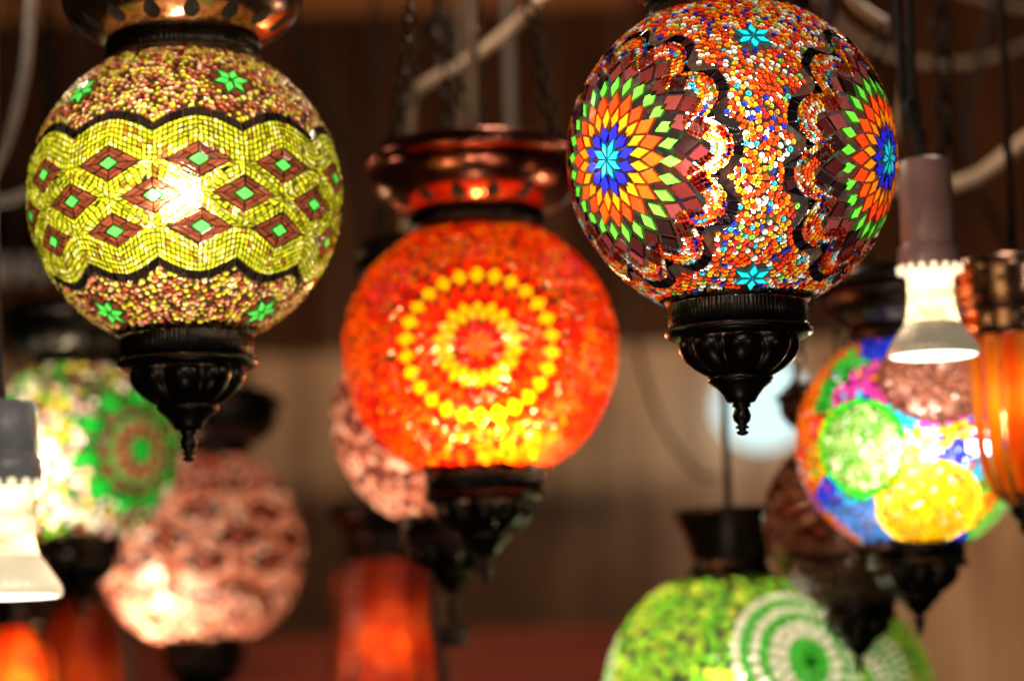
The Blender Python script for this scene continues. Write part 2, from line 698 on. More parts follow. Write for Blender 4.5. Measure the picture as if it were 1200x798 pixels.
def hang(root, loc, R, z_rim=1.45, r_rim=0.70, n=3, drop=0.16, phase=0.5, chain=True, cord=True):
    """three chains from the bowl rim to a ring, then one cord to the ceiling"""
    z0 = z_rim * R
    top = z0 + drop
    if chain:
        for k in range(n):
            t = phase + 2 * PI * k / n
            mb = MB()
            chain_mesh(mb, (r_rim * R * math.sin(t), -r_rim * R * math.cos(t), z0), (0.006 * math.sin(t), -0.006 * math.cos(t), top))
            mb.build('chain', MAT['chain'], root)
    if cord:
        mb = MB()
        zc = CEIL - loc[2]
        s0 = top - 0.01 if chain else z0
        tube(mb, [(0, 0, s0), (0.001, 0, s0 + (zc - s0) * 0.5), (0, 0, zc)], 0.0025)
        mb.build('cord', MAT['cord_dark'], root, smooth=True)


def bulb(root, pos, r, col, watt):
    """the lit bulb inside a shade: a small round lamp"""
    l = bpy.data.lights.new('bulb', 'POINT')
    l.color = col
    l.energy = watt
    l.shadow_soft_size = r
    o = bpy.data.objects.new('bulb', l)
    COL.objects.link(o)
    o.parent = root
    o.location = tuple(pos)
    return o


WARM = (1.0, 0.80, 0.52)
GROUP = 'mosaic lamps hanging from the ceiling'


def lamp_root(px, py, d, Rpx, label, name='mosaic_lamp', group=GROUP):
    c = at(px, py, d)
    R = Rpx * d / F
    o = empty(name, c, label, 'lamp', group)
    return o, c, R


# ------------------------------------------------------------------ pattern: diamonds (yellow lamp and the pink ones)


def diamond_lamp(ms, c, d, nl, lon0, latc, dlat, pal, flowers, bead_r=0.0185, tile_rows=3, rows=3, wave=True, fine=True):
    PERI = 2 * PI / nl
    hw, hh = PERI / 2, dlat
    bw, bh = PERI * 0.36, dlat * 0.52
    half = (rows - 1) / 2

    def rh(lo, la, a, b):
        return [D(lo + a, la), D(lo, la + b), D(lo - a, la), D(lo, la - b)]

    for ri in range(rows):
        la = latc + (half - ri) * dlat
        off = 0 if ri % 2 == 0 else PERI / 2
        for k in range(nl):
            lo = lon0 + off + k * PERI + random.gauss(0, 0.006)
            la = latc + (half - ri) * dlat + random.gauss(0, 0.005)
            # green centre
            ms.tile(rh(lo, la, bw * 0.33, bh * 0.42), pal['centre'], 0.003, h=0.0013)
            # brown strips around it
            outer = [(bw, 0), (0, bh), (-bw, 0), (0, -bh)]
            inner = [(bw * 0.38, 0), (0, bh * 0.48), (-bw * 0.38, 0), (0, -bh * 0.48)]
            for i in range(4):
                j = (i + 1) % 4
                o0, o1, i0, i1 = map(np.array, (outer[i], outer[j], inner[i], inner[j]))
                mid = (i0 + i1) / 2 * 1.0
                for (a, b, cc, dd) in ((o0, (o0 + o1) / 2, (i0 + i1) / 2, i0), ((o0 + o1) / 2, o1, i1, (i0 + i1) / 2)):
                    m1, m2 = (a + dd) / 2, (b + cc) / 2
                    for q in ((a, b, m2, m1), (m1, m2, cc, dd)):
                        pts = [D(lo + p[0], la + p[1]) for p in q]
                        ms.tile(pts, pal['diamond'], 0.0022, h=0.0010, jit=0.4, wob=0.0012)
            # yellow rings
            for rr in range(tile_rows):
                t0, t1 = rr / tile_rows, (rr + 1) / tile_rows
                A0, B0 = bw + (hw - bw) * t0 + 0.008, bh + (hh - bh) * t0 + 0.008
                A1, B1 = bw + (hw - bw) * t1 + 0.008, bh + (hh - bh) * t1 + 0.008
                nt = 7 if fine else 5
                cn0 = [(A0, 0), (0, B0), (-A0, 0), (0, -B0)]
                cn1 = [(A1, 0), (0, B1), (-A1, 0), (0, -B1)]
                for i in range(4):
                    j = (i + 1) % 4
                    if ri == 0 and i in (0, 1):
                        continue
                    if ri == rows - 1 and i in (2, 3):
                        continue
                    if False:
                        continue
                    for s in range(nt):
                        u0, u1 = s / nt, (s + 1) / nt
                        g = lambda cn, u: (cn[i][0] + (cn[j][0] - cn[i][0]) * u, cn[i][1] + (cn[j][1] - cn[i][1]) * u)
                        q = (g(cn0, u0), g(cn0, u1), g(cn1, u1), g(cn1, u0))
                        if random.random() < 0.02:
                            continue
                        colr = random.choice(pal['ring'])
                        if random.random() < 0.05:
                            colr = pal['odd']
                        ms.tile([D(lo + p[0], la + p[1]) for p in q], colr, 0.0034, h=0.0012, jit=0.3, wob=0.0016)
    # upper and lower wavy borders
    nn = nl * 18
    lon = lon0 + np.arange(nn + 1) * 2 * PI / nn
    ph = ((lon - lon0) / PERI) % 1.0
    tri = 1 - np.abs(1 - 2 * ((ph + 0.5) % 1.0))          # 0 at diamond, 1 between
    tri = np.abs(((ph + 0.5) % 1.0) - 0.5) * 2
    wv = 0.5 + 0.5 * np.cos(2 * PI * ph)
    edges = []
    cusp = lambda x: np.abs(np.cos(PI * x))
    for sgn, la in ((1, latc + half * dlat), (-1, latc - half * dlat)):
        shift = 0 if rows % 2 == 1 or sgn > 0 else 0.5
        tt = np.abs(((ph + shift + 0.5) % 1.0) - 0.5) * 2
        ww = cusp(ph + shift)
        xx = tt * PERI / 2
        lowc = la + sgn * np.maximum((bh + 0.006) * (1 - xx / (bw + 0.008)), 0.0)
        upc = la + sgn * (RAD(10.8) + RAD(6.0) * ww)
        nr = 6 if fine else 5
        for r_ in range(nr):
            a = lowc + (upc - lowc) * r_ / nr
            b = lowc + (upc - lowc) * (r_ + 1) / nr
            st = 1 if fine else 2
            idx = np.arange(0, nn + 1, st)
            lo_, hi_ = D(lon[idx], a[idx]), D(lon[idx], b[idx])
            ms.band(lo_, hi_, len(idx) - 1, lambda i: pal['odd'] if random.random() < 0.05 else random.choice(pal['ring']), 0.0034, jit=0.3, wob=0.0016)
        b0 = upc + sgn * 0.004
        b1 = upc + sgn * RAD(3.7)
        idx = np.arange(0, nn + 1, 3)
        ms.band(D(lon[idx], b0[idx]), D(lon[idx], b1[idx]), len(idx) - 1, pal['border'], 0.005, h=0.0012, wob=0.002, jit=0.5)
        edges.append((la, sgn, shift))
    # flowers
    fr_list = []
    for lo, la, sz in flowers:
        fr = frame(D(lo, la))
        ph0 = random.uniform(0, 1)
        ms.ring(fr, 6, 0.004, sz * 0.52, sz, pal['centre'], ph0, 0.002, h=0.0013)
        ms.ring(fr, 6, sz * 0.62, sz * 0.92, sz * 1.22, pal['dark'], ph0 + PI / 6, 0.002, w=0.7)
        fr_list.append((fr, sz))

    def acc(dirs):
        lat = np.arcsin(np.clip(dirs[:, 2], -1, 1))
        lo = np.arctan2(dirs[:, 0], -dirs[:, 1])
        p = ((lo - lon0) / PERI) % 1.0
        okk = np.zeros(len(dirs), bool)
        for la, sgn, shift in edges:
            lim = la + sgn * (RAD(10.8 + 3.4) + RAD(6.0) * np.abs(np.cos(PI * (p + shift))))
            okk |= (sgn * lat > sgn * lim + bead_r * 0.7)
        for fr, sz in fr_list:
            r, t = to_polar(fr, dirs)
            okk &= r > sz * 1.08
        return okk
    ms.fill(bead_r, acc, pal['beads'], pal['bw'], T_CHIP, dens=0.73, rvar=0.3, jit=0.3, tries=12)


# ------------------------------------------------------------------ LAMP 1: yellow and brown diamonds
root, c, R = lamp_root(217, 231, 1.547, 181, 'lamp with yellow wavy band of brown diamonds and green stars, top left of the photo')
ms = Mosaic(R, 0.985)
pl = lambda px, py: px_dir(c, R, px, py, 1.547)
dd = pl(233, 187)
lon0 = math.atan2(dd[0], -dd[1])
la1 = math.asin(dd[2])
d3 = pl(236, 266)
la3 = math.asin(d3[2])
YEL = [(0.58, 0.66, 0.03), (0.66, 0.72, 0.05), (0.50, 0.58, 0.025), (0.84, 0.86, 0.30), (0.58, 0.62, 0.02), (0.40, 0.46, 0.02)]
palA = dict(centre=(0.10, 0.78, 0.14), diamond=(0.17, 0.042, 0.022), ring=YEL, odd=(0.34, 0.16, 0.02), border=(0.012, 0.008, 0.008),
            dark=(0.16, 0.03, 0.02), beads=[(0.82, 0.33, 0.21), (0.95, 0.60, 0.40), (0.80, 0.72, 0.06), (0.48, 0.12, 0.06), (0.90, 0.84, 0.20), (0.22, 0.04, 0.03)],
            bw=[2.6, 1.8, 2.9, 2.2, 1.9, 0.9])
fl = []
for px, py in ((270, 95), (98, 107), (130, 367), (305, 366)):
    q = pl(px, py)
    fl.append((math.atan2(q[0], -q[1]), math.asin(q[2]), 0.125))
for q in list(fl[:2]) + list(fl[2:]):
    fl.append((q[0] + PI, q[1], 0.125))
diamond_lamp(ms, c, 1.547, 11, lon0, (la1 + la3) / 2, (la1 - la3) / 2, palA, fl)
ms.finish(root, mat='tile_clear')
bottom_cap(root, R)
top_fit(root, R)
hang(root, c, R)
hp = pl(188, 229)
bulb(root, hp * R * 0.44, 0.011, WARM, 0.84)

# ------------------------------------------------------------------ LAMP 2: orange-red
root, c, R = lamp_root(563, 411, 1.80, 158, 'glowing orange-red lamp with a sunburst of yellow dots under a copper bowl')
ms = Mosaic(R, 0.97)
pl = lambda px, py: px_dir(c, R, px, py, 1.80)
RED, ORR, ORA, YLO = (0.95, 0.032, 0.002), (0.95, 0.095, 0.002), (0.95, 0.20, 0.003), (0.95, 0.60, 0.006)
cen = [pl(561, 405)]
lonc = math.atan2(cen[0][0], -cen[0][1])
latc = math.asin(cen[0][2])
frs = [frame(D(lonc + k * 2 * PI / 3, latc)) for k in range(3)]
for fr in frs:
    ms.ring(fr, 9, 0.0, 0.07, 0.14, (0.95, 0.17, 0.004), 0, 0.004)
    ms.ring(fr, 9, 0.075, 0.14, 0.205, (0.62, 0.008, 0.003), PI / 9, 0.004)
    ms.ring(fr, 18, 0.165, 0.225, 0.285, YLO, 0, 0.003)
    ms.ring(fr, 18, 0.22, 0.285, 0.355, YLO, PI / 18, 0.005, h0=0.0005)
    ms.ring(fr, 24, 0.29, 0.345, 0.40, (0.62, 0.008, 0.003), 0, 0.003)
    ms.ring(fr, 24, 0.345, 0.40, 0.455, lambda i: random.choice([RED, ORR, ORR]), PI / 24, 0.003)
    ms.ring(fr, 26, 0.415, 0.45, 0.49, lambda i: random.choice([RED, ORR]), 0, 0.003, w=0.8)
    ms.ring(fr, 26, 0.452, 0.545, 0.635, YLO, PI / 26, 0.005, w=1.05, h0=0.0006)
    ms.ring(fr, 30, 0.575, 0.625, 0.675, lambda i: random.choice([RED, (0.6, 0.008, 0.003)]), 0, 0.004)


PATCH = rng.normal(size=(90, 3))
PATCH /= np.linalg.norm(PATCH, axis=1)[:, None]


def accB(dirs):
    ok = np.ones(len(dirs), bool)
    for fr in frs:
        ok &= to_polar(fr, dirs)[0] > 0.66
    return ok


ms.fill(0.028, accB, [RED, ORR, ORA, (0.95, 0.30, 0.005), (0.75, 0.012, 0.006)], [3, 4, 2.8, 1.6, 0.7], T_CHIP, dens=0.76, rvar=0.25, jit=0.3, tries=16, seeds=PATCH, mixed=0.45)
ms.finish(root, mat='tile_dense', grout='grout_amber')
bottom_cap(root, R)
top_fit(root, R, bowl_mat='copper_red_reflection')
hang(root, c, R, drop=0.30, phase=1.0, cord=False)
bulb(root, (0.008, -0.020, -R * 0.58), 0.012, (1.0, 0.84, 0.58), 1.65)
mb = MB()
for px, y0, y1 in ((545, 165, -60),):
    pass
tube(mb, [(0, 0, 1.5 * R), (0.001, 0.0, 1.5 * R + 0.3), (0, 0, CEIL - c[2])], 0.0032)
mb.build('cord', MAT['cord_tan'], root, smooth=True)

# ------------------------------------------------------------------ LAMP 3: many colours, in focus
dC = 1.474
root, c, R = lamp_root(858, 185, dC, 190, 'sharp multicoloured lamp with blue-centred rosettes and a column of ring beads')
ms = Mosaic(R, 0.985)
pl = lambda px, py: px_dir(c, R, px, py, dC)
CY, BL, OG, RO, GR, WH = (0.02, 0.62, 0.80), (0.02, 0.02, 0.72), (0.95, 0.25, 0.008), (0.95, 0.055, 0.008), (0.14, 0.74, 0.05), (0.92, 0.88, 0.78)
MAR = [(0.09, 0.012, 0.011), (0.14, 0.024, 0.022), (0.16, 0.032, 0.032), (0.05, 0.007, 0.008), (0.015, 0.005, 0.006)]
qL, qR = pl(714, 188), pl(1039, 186)
lonL, latL = math.atan2(qL[0], -qL[1]), math.asin(qL[2])
lonR, latR = math.atan2(qR[0], -qR[1]), math.asin(qR[2])
lonB = (lonL + lonR) / 2 + PI
frs = [frame(D(lonL, latL)), frame(D(lonR, latR)), frame(D(lonB, (latL + latR) / 2))]
MW = 12


def wv(t, k):
    return RAD(4.0) * (np.cos(MW * t + k) - 0.18 * np.cos(2 * (MW * t + k)))


PAL = [(0.95, 0.085, 0.010), (0.95, 0.32, 0.012), (0.95, 0.55, 0.03), (0.93, 0.90, 0.78), (0.03, 0.05, 0.62), (0.05, 0.55, 0.75), (0.30, 0.70, 0.10), (0.60, 0.03, 0.03)]
PW = [4.4, 2.0, 1.6, 2.5, 0.85, 0.55, 0.35, 0.8]
border_pts = []
for fi, fr in enumerate(frs):
    k = [0.6, 2.6, 1.0][fi]
    r = RAD
    ms.ring(fr, 8, 0.0, r(4.4), r(8.6), CY, 0.2, 0.004, h=0.0014)
    ms.ring(fr, 12, r(4.6), r(9.0), r(13.4), BL, 0.1, 0.003)
    ms.ring(fr, 20, r(9.8), r(14.2), r(18.8), lambda i: random.choice([OG, OG, (0.95, 0.33, 0.008)]), 0, 0.004)
    ms.ring(fr, 20, r(14.6), r(19.3), r(24.4), lambda i: random.choice([RO, RO, (0.95, 0.09, 0.008)]), PI / 20, 0.004)
    ms.ring(fr, 26, r(21.2), r(25.9), r(30.8), GR, 0.05, 0.008, w=0.86)
    ms.ring(fr, 24, r(26.5), r(31.5), r(37.0), lambda i: random.choice(MAR), 0.0, 0.006, w=0.95)
    ms.ring(fr, 24, r(31.8), r(36.8), r(41.5), lambda i: random.choice(MAR), PI / 24, 0.006, w=0.95)
    # beaded wavy band: rows of ring beads at equal offsets from one wavy line
    def row_at(off, step):
        th = np.linspace(0, 2 * PI, 1441)
        rad = r(40.2) + wv(th, k)
        p = np.stack([rad * np.cos(th), rad * np.sin(th)], 1)
        tg = np.gradient(p, axis=0)
        tg /= np.linalg.norm(tg, axis=1)[:, None]
        p = p + off * np.stack([tg[:, 1], -tg[:, 0]], 1)
        sl = np.concatenate([[0], np.cumsum(np.linalg.norm(np.diff(p, axis=0), axis=1))])
        m = max(8, int(round(sl[-1] / step)))
        u = np.linspace(0, sl[-1], m + 1)
        q = np.stack([np.interp(u, sl, p[:, 0]), np.interp(u, sl, p[:, 1])], 1)
        return polar(fr, np.hypot(q[:, 0], q[:, 1]), np.arctan2(q[:, 1], q[:, 0]))

    for row in range(5):
        dirs = row_at((row - 2) * r(1.36), r(1.62))[:-1]
        m = len(dirs)
        cols, run, colr = [], 0, PAL[0]
        for i in range(m):
            if run <= 0:
                colr = PAL[rng.choice(len(PAL), p=np.array(PW) / sum(PW))]
                run = random.choice([1, 1, 2, 2, 3, 4])
            run -= 1
            cols.append(np.array(colr) * random.uniform(0.85, 1.05))
        dirs = dirs + rng.normal(0, 0.0014, dirs.shape)
        dirs /= np.linalg.norm(dirs, axis=1)[:, None]
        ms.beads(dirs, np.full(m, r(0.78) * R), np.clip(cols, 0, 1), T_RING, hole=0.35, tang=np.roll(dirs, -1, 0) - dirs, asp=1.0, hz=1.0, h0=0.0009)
    # dark square border
    lo = row_at(r(3.75), r(3.5))
    nt = len(lo) - 1
    hi0 = row_at(r(7.8), r(0.25))
    hi = []
    for q in lo:                              # nearest point on the outer line
        hi.append(hi0[np.argmax(hi0 @ q)])
    border_pts.append(row_at(r(5.7), r(0.8)))
    ms.band(lo, hi, nt, lambda i: random.choice([(0.004, 0.002, 0.003), (0.010, 0.004, 0.005), (0.004, 0.002, 0.003), (0.03, 0.005, 0.008)]), 0.0045, h=0.0013, h0=0.0005, jit=0.5)
fls = []
for px, py in ((882, 44), (881, 325)):
    q = pl(px, py)
    lo, la = math.atan2(q[0], -q[1]), math.asin(q[2])
    for s in range(3):
        fr = frame(D(lo + s * 2 * PI / 3, la))
        ms.ring(fr, 6, 0.004, 0.062, 0.128, (0.01, 0.58, 0.74), PI / 6 * (s + 1), 0.003, h=0.0016, w=0.95, h0=0.0004)
        fls.append(fr)


def accC(dirs):
    ok = np.ones(len(dirs), bool)
    for fi, fr in enumerate(frs):
        k = [0.6, 2.6, 1.0][fi]
        r, t = to_polar(fr, dirs)
        ok &= r > RAD(42.0) + wv(t, k)
        idx = np.nonzero(ok & (r < RAD(58)))[0]
        if len(idx):
            mx = np.max(dirs[idx] @ border_pts[fi].T, axis=1)
            ok[idx[mx > math.cos(RAD(2.2))]] = False
    for fr in fls:
        r, t = to_polar(fr, dirs)
        ok &= r > 0.112
    return ok


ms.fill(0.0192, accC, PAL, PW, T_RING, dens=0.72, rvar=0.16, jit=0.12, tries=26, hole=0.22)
ms.finish(root, mat='tile', grout='grout_dim')
bottom_cap(root, R)
top_fit(root, R, bowl_mat='bronze')
hang(root, c, R)
hp = pl(800, 190)
bulb(root, hp * R * 0.52, 0.011, (1.0, 0.90, 0.74), 1.0)

# ------------------------------------------------------------------ LAMP 4: pink diamonds behind the orange lamp
PINK = [(0.72, 0.31, 0.23), (0.55, 0.21, 0.15), (0.85, 0.46, 0.35), (0.36, 0.12, 0.09), (0.18, 0.05, 0.04)]
palP = dict(centre=(0.62, 0.24, 0.16), diamond=(0.13, 0.030, 0.026), ring=PINK, odd=(0.95, 0.85, 0.7), border=(0.08, 0.02, 0.02), dark=(0.2, 0.06, 0.05),
            beads=[(0.75, 0.34, 0.25), (0.95, 0.70, 0.54), (0.26, 0.08, 0.06), (0.85, 0.46, 0.35)], bw=[3, 1.4, 2.4, 1.6])
root, c, R = lamp_root(525, 488, 1.93, 134, 'pinkish mosaic lamp half hidden behind the orange-red one')
ms = Mosaic(R, 0.98)
diamond_lamp(ms, c, 1.93, 9, 0.2, -0.05, 0.24, palP, [(0.3, 0.85, .13), (-0.9, 0.85, .13), (-0.4, -0.85, .13)], bead_r=0.026, tile_rows=2, fine=False)
ms.finish(root, mat='tile_dense', grout='grout_pink')
bottom_cap(root, R, 0.5, finial_len=1.35)
top_fit(root, R, detail=0.5, bowl_mat='bronze')
mb = MB()
lathe(mb, [(z * R, r * R) for z, r in ((-1.80, 0.02), (-1.815, 0.06), (-1.84, 0.12), (-1.89, 0.14), (-1.94, 0.12), (-1.99, 0.13), (-2.0, 0.02))], 20)
mb.build('tassel', MAT['cord_dark'], root, smooth=True)
hang(root, c, R, phase=0.2)
bulb(root, (-0.02, -0.01, -0.02), 0.012, (1.0, 0.86, 0.68), 0.5)

# ------------------------------------------------------------------ LAMP 5: big pink diamond lamp, lower left
dE = 2.33
root, c, R = lamp_root(236, 643, dE, 119, 'blurred pink and brown lamp with a bright lower half, below the yellow lamp')
ms = Mosaic(R, 0.98)
palE = dict(palP)
palE['diamond'] = (0.020, 0.004, 0.003)
palE['ring'] = [(0.60, 0.25, 0.17), (0.48, 0.18, 0.12), (0.85, 0.48, 0.36), (0.28, 0.09, 0.06)]
palE['centre'] = (0.30, 0.07, 0.045)
palE['centre'] = (0.45, 0.12, 0.07)
diamond_lamp(ms, c, dE, 9, 0.12, 0.06, 0.25, palE, [(0.3, 0.95, .13), (-0.9, 0.95, .13), (-0.62, -0.80, .14)], bead_r=0.032, tile_rows=2, fine=False)
ms.finish(root, mat='tile_dense', grout='grout_pink')
bottom_cap(root, R, 0.5)
top_fit(root, R, detail=0.5, bowl_mat='bronze')
hang(root, c, R, phase=0.9)
bulb(root, (-0.026, -0.020, -R * 0.50), 0.012, (1.0, 0.84, 0.66), 1.15)

# ------------------------------------------------------------------ LAMP 6: green flower on white beads, left edge
dD = 2.15
root, c, R = lamp_root(94, 531, dD, 112, 'white and yellow beaded lamp with a lobed green flower, cut by the left edge')
ms = Mosaic(R, 0.96)
pl = lambda px, py: px_dir(c, R, px, py, dD)
q = pl(165, 528)
frs = [frame(q)]
lo = math.atan2(q[0], -q[1])
frs += [frame(D(lo + 2 * PI / 3, 0.05)), frame(D(lo - 2 * PI / 3, 0.05))]
for fr in frs:
    GG = (0.008, 0.27, 0.02)
    BR = (0.22, 0.07, 0.03)
    ms.ring(fr, 6, 0, 0.10, 0.19, GG, 0, 0.004)
    ms.ring(fr, 8, 0.12, 0.20, 0.28, BR, 0.3, 0.004)
    ms.ring(fr, 12, 0.22, 0.29, 0.36, BR, 0.1, 0.004)
    ms.ring(fr, 12, 0.29, 0.36, 0.43, (0.03, 0.20, 0.03), 0.35, 0.004)
    ms.ring(fr, 14, 0.36, 0.45, 0.54, (0.12, 0.03, 0.015), 0.1, 0.004)
    ms.ring(fr, 10, 0.44, 0.58, 0.78, GG, 0.2, 0.004)
    ms.ring(fr, 10, 0.50, 0.56, 0.64, GG, 0.2 + PI / 10, 0.004)


def accD(dirs):
    ok = np.ones(len(dirs), bool)
    for fr in frs:
        r, t = to_polar(fr, dirs)
        ok &= r > 0.66 + 0.08 * np.cos(10 * (t - 0.2))
    return ok


ms.fill(0.046, accD, [(0.95, 0.86, 0.62), (0.92, 0.50, 0.42), (0.62, 0.48, 0.03), (0.06, 0.38, 0.02), (0.22, 0.07, 0.02)], [2.6, 2.2, 1.6, 1.5, 2.4], T_CHIP, dens=0.86, rvar=0.35, jit=0.25, tries=12)
ms.finish(root, mat='tile_dense')
bottom_cap(root, R, 0.5)
top_fit(root, R, detail=0.5, bowl_mat='bronze')
hang(root, c, R, phase=0.1)
bulb(root, (-0.022, -0.028, -0.012), 0.012, (1.0, 0.90, 0.70), 1.15)

# ------------------------------------------------------------------ LAMP 7: stained circles, right
dK = 1.80
root, c, R = lamp_root(1068, 518, dK, 131, 'lamp of big green, orange and pink circles on rainbow mosaic, under the right spot bulb')
ms = Mosaic(R, 0.98)
pl = lambda px, py: px_dir(c, R, px, py, dK)
discs = []
spec = [(1090, 597, 0.47, [(0.95, 0.42, 0.002), (0.95, 0.33, 0.002), (0.95, 0.52, 0.004)], (0.93, 0.50, 0.02)),
        (1008, 525, 0.44, [(0.22, 0.56, 0.08), (0.14, 0.50, 0.05), (0.42, 0.66, 0.22)], (0.02, 0.50, 0.01)),
        (1090, 440, 0.46, [(0.42, 0.15, 0.10), (0.55, 0.22, 0.16), (0.30, 0.08, 0.06)], (0.14, 0.04, 0.03)),
        (1185, 610, 0.46, [(0.30, 0.66, 0.14), (0.24, 0.6, 0.1), (0.35, 0.6, 0.2)], (0.1, 0.55, 0.05)),
        (1180, 520, 0.36, [(0.85, 0.2, 0.02), (0.9, 0.3, 0.02), (0.9, 0.4, 0.02)], (0.8, 0.1, 0.02))]
for px, py, rd, cols, edge in spec:
    discs.append((frame(pl(px, py)), rd, cols, edge))
for lo, la, k in ((2.2, -0.3, 0), (2.9, 0.35, 1), (-2.4, -0.2, 2), (-2.3, 0.6, 0), (3.1, -0.6, 1)):
    discs.append((frame(D(lo, la)), 0.44, spec[k][3], spec[k][4]))
for fr, rd, cols, edge in discs:
    n = 26
    th = np.linspace(0, 2 * PI, n + 1)
    ms.band(polar(fr, np.full(n + 1, rd * 0.86), th), polar(fr, np.full(n + 1, rd), th), n, edge, 0.003, h=0.0014, h0=0.0009)
    rad, thh = [], []
    m = int((rd * 0.84 / 0.030) ** 2 * 0.85)
    for i in range(m):
        rad.append(rd * 0.83 * math.sqrt((i + 0.5) / m))
        thh.append(i * 2.39996)
    dirs = polar(fr, np.array(rad), np.array(thh))
    ms.beads(dirs, np.full(m, 0.028 * R), pick(cols, [1] * len(cols), m, 0.2), T_CHIP, h0=0.0009)
HUES = [(0.01, 0.04, 0.72), (0.01, 0.42, 0.80), (0.95, 0.20, 0.005), (0.95, 0.45, 0.01), (0.25, 0.01, 0.55), (0.65, 0.04, 0.38), (0.03, 0.55, 0.05), (0.9, 0.04, 0.01), (0.8, 0.8, 0.85)]
HW = [1.5, 2.2, 2.0, 1.0, 1.5, 1.1, 1.6, 0.8, 0.9]
SEED = rng.normal(size=(110, 3))
SEED /= np.linalg.norm(SEED, axis=1)[:, None]


def accK(dirs):
    ok = np.ones(len(dirs), bool)
    for fr, rd, _, _ in discs:
        ok &= to_polar(fr, dirs)[0] > rd * 1.0
    return ok


def ruleK(dirs, cols):
    lat = np.arcsin(dirs[:, 2])
    lon = np.arctan2(dirs[:, 0], -dirs[:, 1])
    a = (lon > -1.9) & (lon < -1.16) & (lat > -0.05) & (lat < 1.0)
    cols[a] = np.array((0.95, 0.20, 0.005)) * rng.uniform(0.85, 1.1, (a.sum(), 1))
    b = (lon > -1.3) & (lon < -0.35) & (lat < -0.60)
    cols[b] = np.array((0.06, 0.26, 0.85)) * rng.uniform(0.6, 1.15, (b.sum(), 1))
    return np.clip(cols, 0, 1)


ms.fill(0.034, accK, HUES, HW, T_CHIP, dens=0.72, rvar=0.25, jit=0.2, tries=16, seeds=SEED, mixed=0.12, rule=ruleK)
ms.finish(root, mat='tile_clear')
bottom_cap(root, R, 0.5)
top_fit(root, R, detail=0.5, bowl_mat='bronze')
hang(root, c, R, phase=0.4)
hp = pl(1083, 548)
bulb(root, hp * R * 0.42, 0.012, (1.0, 0.90, 0.70), 1.15)

# ------------------------------------------------------------------ LAMP 8: lime lamp with white rings, bottom right
dI = 1.92


def lime_lamp(px, py, d, Rpx, label, centres, sz=1.0):
    root, c, R = lamp_root(px, py, d, Rpx, label)
    ms = Mosaic(R, sz)
    frs = []
    for q in centres:
        if isinstance(q, tuple) and q[2] == 'px':
            frs.append(frame(px_dir(c, R, q[0], q[1], d, sz)))
        else:
            frs.append(frame(D(q[0], q[1])))
    GRN, WHT = (0.06, 0.48, 0.04), (0.92, 0.90, 0.70)
    ring_r = [(0.0, GRN, 6), (0.075, GRN, 10), (0.15, GRN, 14), (0.225, WHT, 15), (0.30, WHT, 20), (0.375, GRN, 28), (0.445, WHT, 29), (0.52, GRN, 38), (0.59, WHT, 38)]
    for fr in frs:
        for r_, col, n in ring_r:
            th = np.arange(n) * 2 * PI / n + random.random()
            ms.beads(polar(fr, np.full(n, r_), th), np.full(n, 0.039 * R), pick([col], [1], n, 0.12), T_CHIP)

    def acc(dirs):
        ok = np.ones(len(dirs), bool)
        for fr in frs:
            ok &= to_polar(fr, dirs)[0] > 0.635
        return ok
    ms.fill(0.042, acc, [(0.24, 0.52, 0.03), (0.36, 0.58, 0.035), (0.14, 0.44, 0.025), (0.56, 0.62, 0.05)], [3, 2.4, 1.8, 1.0], T_CHIP, dens=0.74, rvar=0.3, jit=0.2, tries=12)
    ms.finish(root, mat='tile_dense')
    return root, c, R, ms


root, c, R, ms = lime_lamp(862, 820, dI, 151, 'lime green lamp with concentric white bead rings, under a small dark cap',
                           [(948, 775, 'px'), (-1.85, 0.02, 'x'), (2.6, 0.1, 'x'), (-2.6, 0.1, 'x')])
bottom_cap(root, R, 0.5)
fr = None
mb = MB()
lathe(mb, [(0.86 * R, 0.46 * R), (0.96 * R, 0.34 * R), (1.06 * R, 0.29 * R), (1.10 * R, 0.30 * R), (1.30 * R, 0.36 * R), (1.42 * R, 0.42 * R), (1.46 * R, 0.44 * R), (1.48 * R, 0.42 * R), (1.47 * R, 0.02 * R)], 48)
mb.build('collar', MAT['bronze'], root, smooth=True)
hang(root, c, R, chain=False, z_rim=1.47)
bulb(root, (-0.012, -0.005, 0.006), 0.012, (1.0, 0.92, 0.66), 0.85)
root, c, R, ms = lime_lamp(1000, 818, 2.1, 92, 'green lamp mostly hidden behind the dark unlit lamp, white rings on its side', [(1010, 800, 'px'), (2.4, 0.0, 'x'), (-2.4, 0.0, 'x')], 1.22)
bottom_cap(root, R, 0.5, zoff=-0.2)
top_fit(root, R, detail=0.5, zoff=0.2, bowl_mat='bronze')
hang(root, c, R, phase=0.7)
bulb(root, (0.0, -0.01, 0.0), 0.012, (1.0, 0.92, 0.66), 0.2)

# ------------------------------------------------------------------ LAMP 9: dark unlit
palJ = dict(centre=(0.35, 0.05, 0.03), diamond=(0.12, 0.03, 0.02), ring=[(0.30, 0.17, 0.11), (0.24, 0.12, 0.08), (0.36, 0.2, 0.13)], odd=(0.22, 0.15, 0.1), border=(0.01, 0.008, 0.008),
            dark=(0.05, 0.012, 0.01), beads=[(0.32, 0.19, 0.12), (0.22, 0.11, 0.07), (0.4, 0.25, 0.16)], bw=[2, 2, 1])
root, c, R = lamp_root(1000, 610, 1.86, 103, 'dark brown unlit lamp behind the rainbow lamp with circles')
ms = Mosaic(R, 1.0)
diamond_lamp(ms, c, 1.86, 8, -0.5, 0.1, 0.26, palJ, [], bead_r=0.034, tile_rows=2, fine=False)
ms.finish(root, mat='tile_dull')
bottom_cap(root, R, 0.5)
top_fit(root, R, detail=0.5, bowl_mat='bronze')
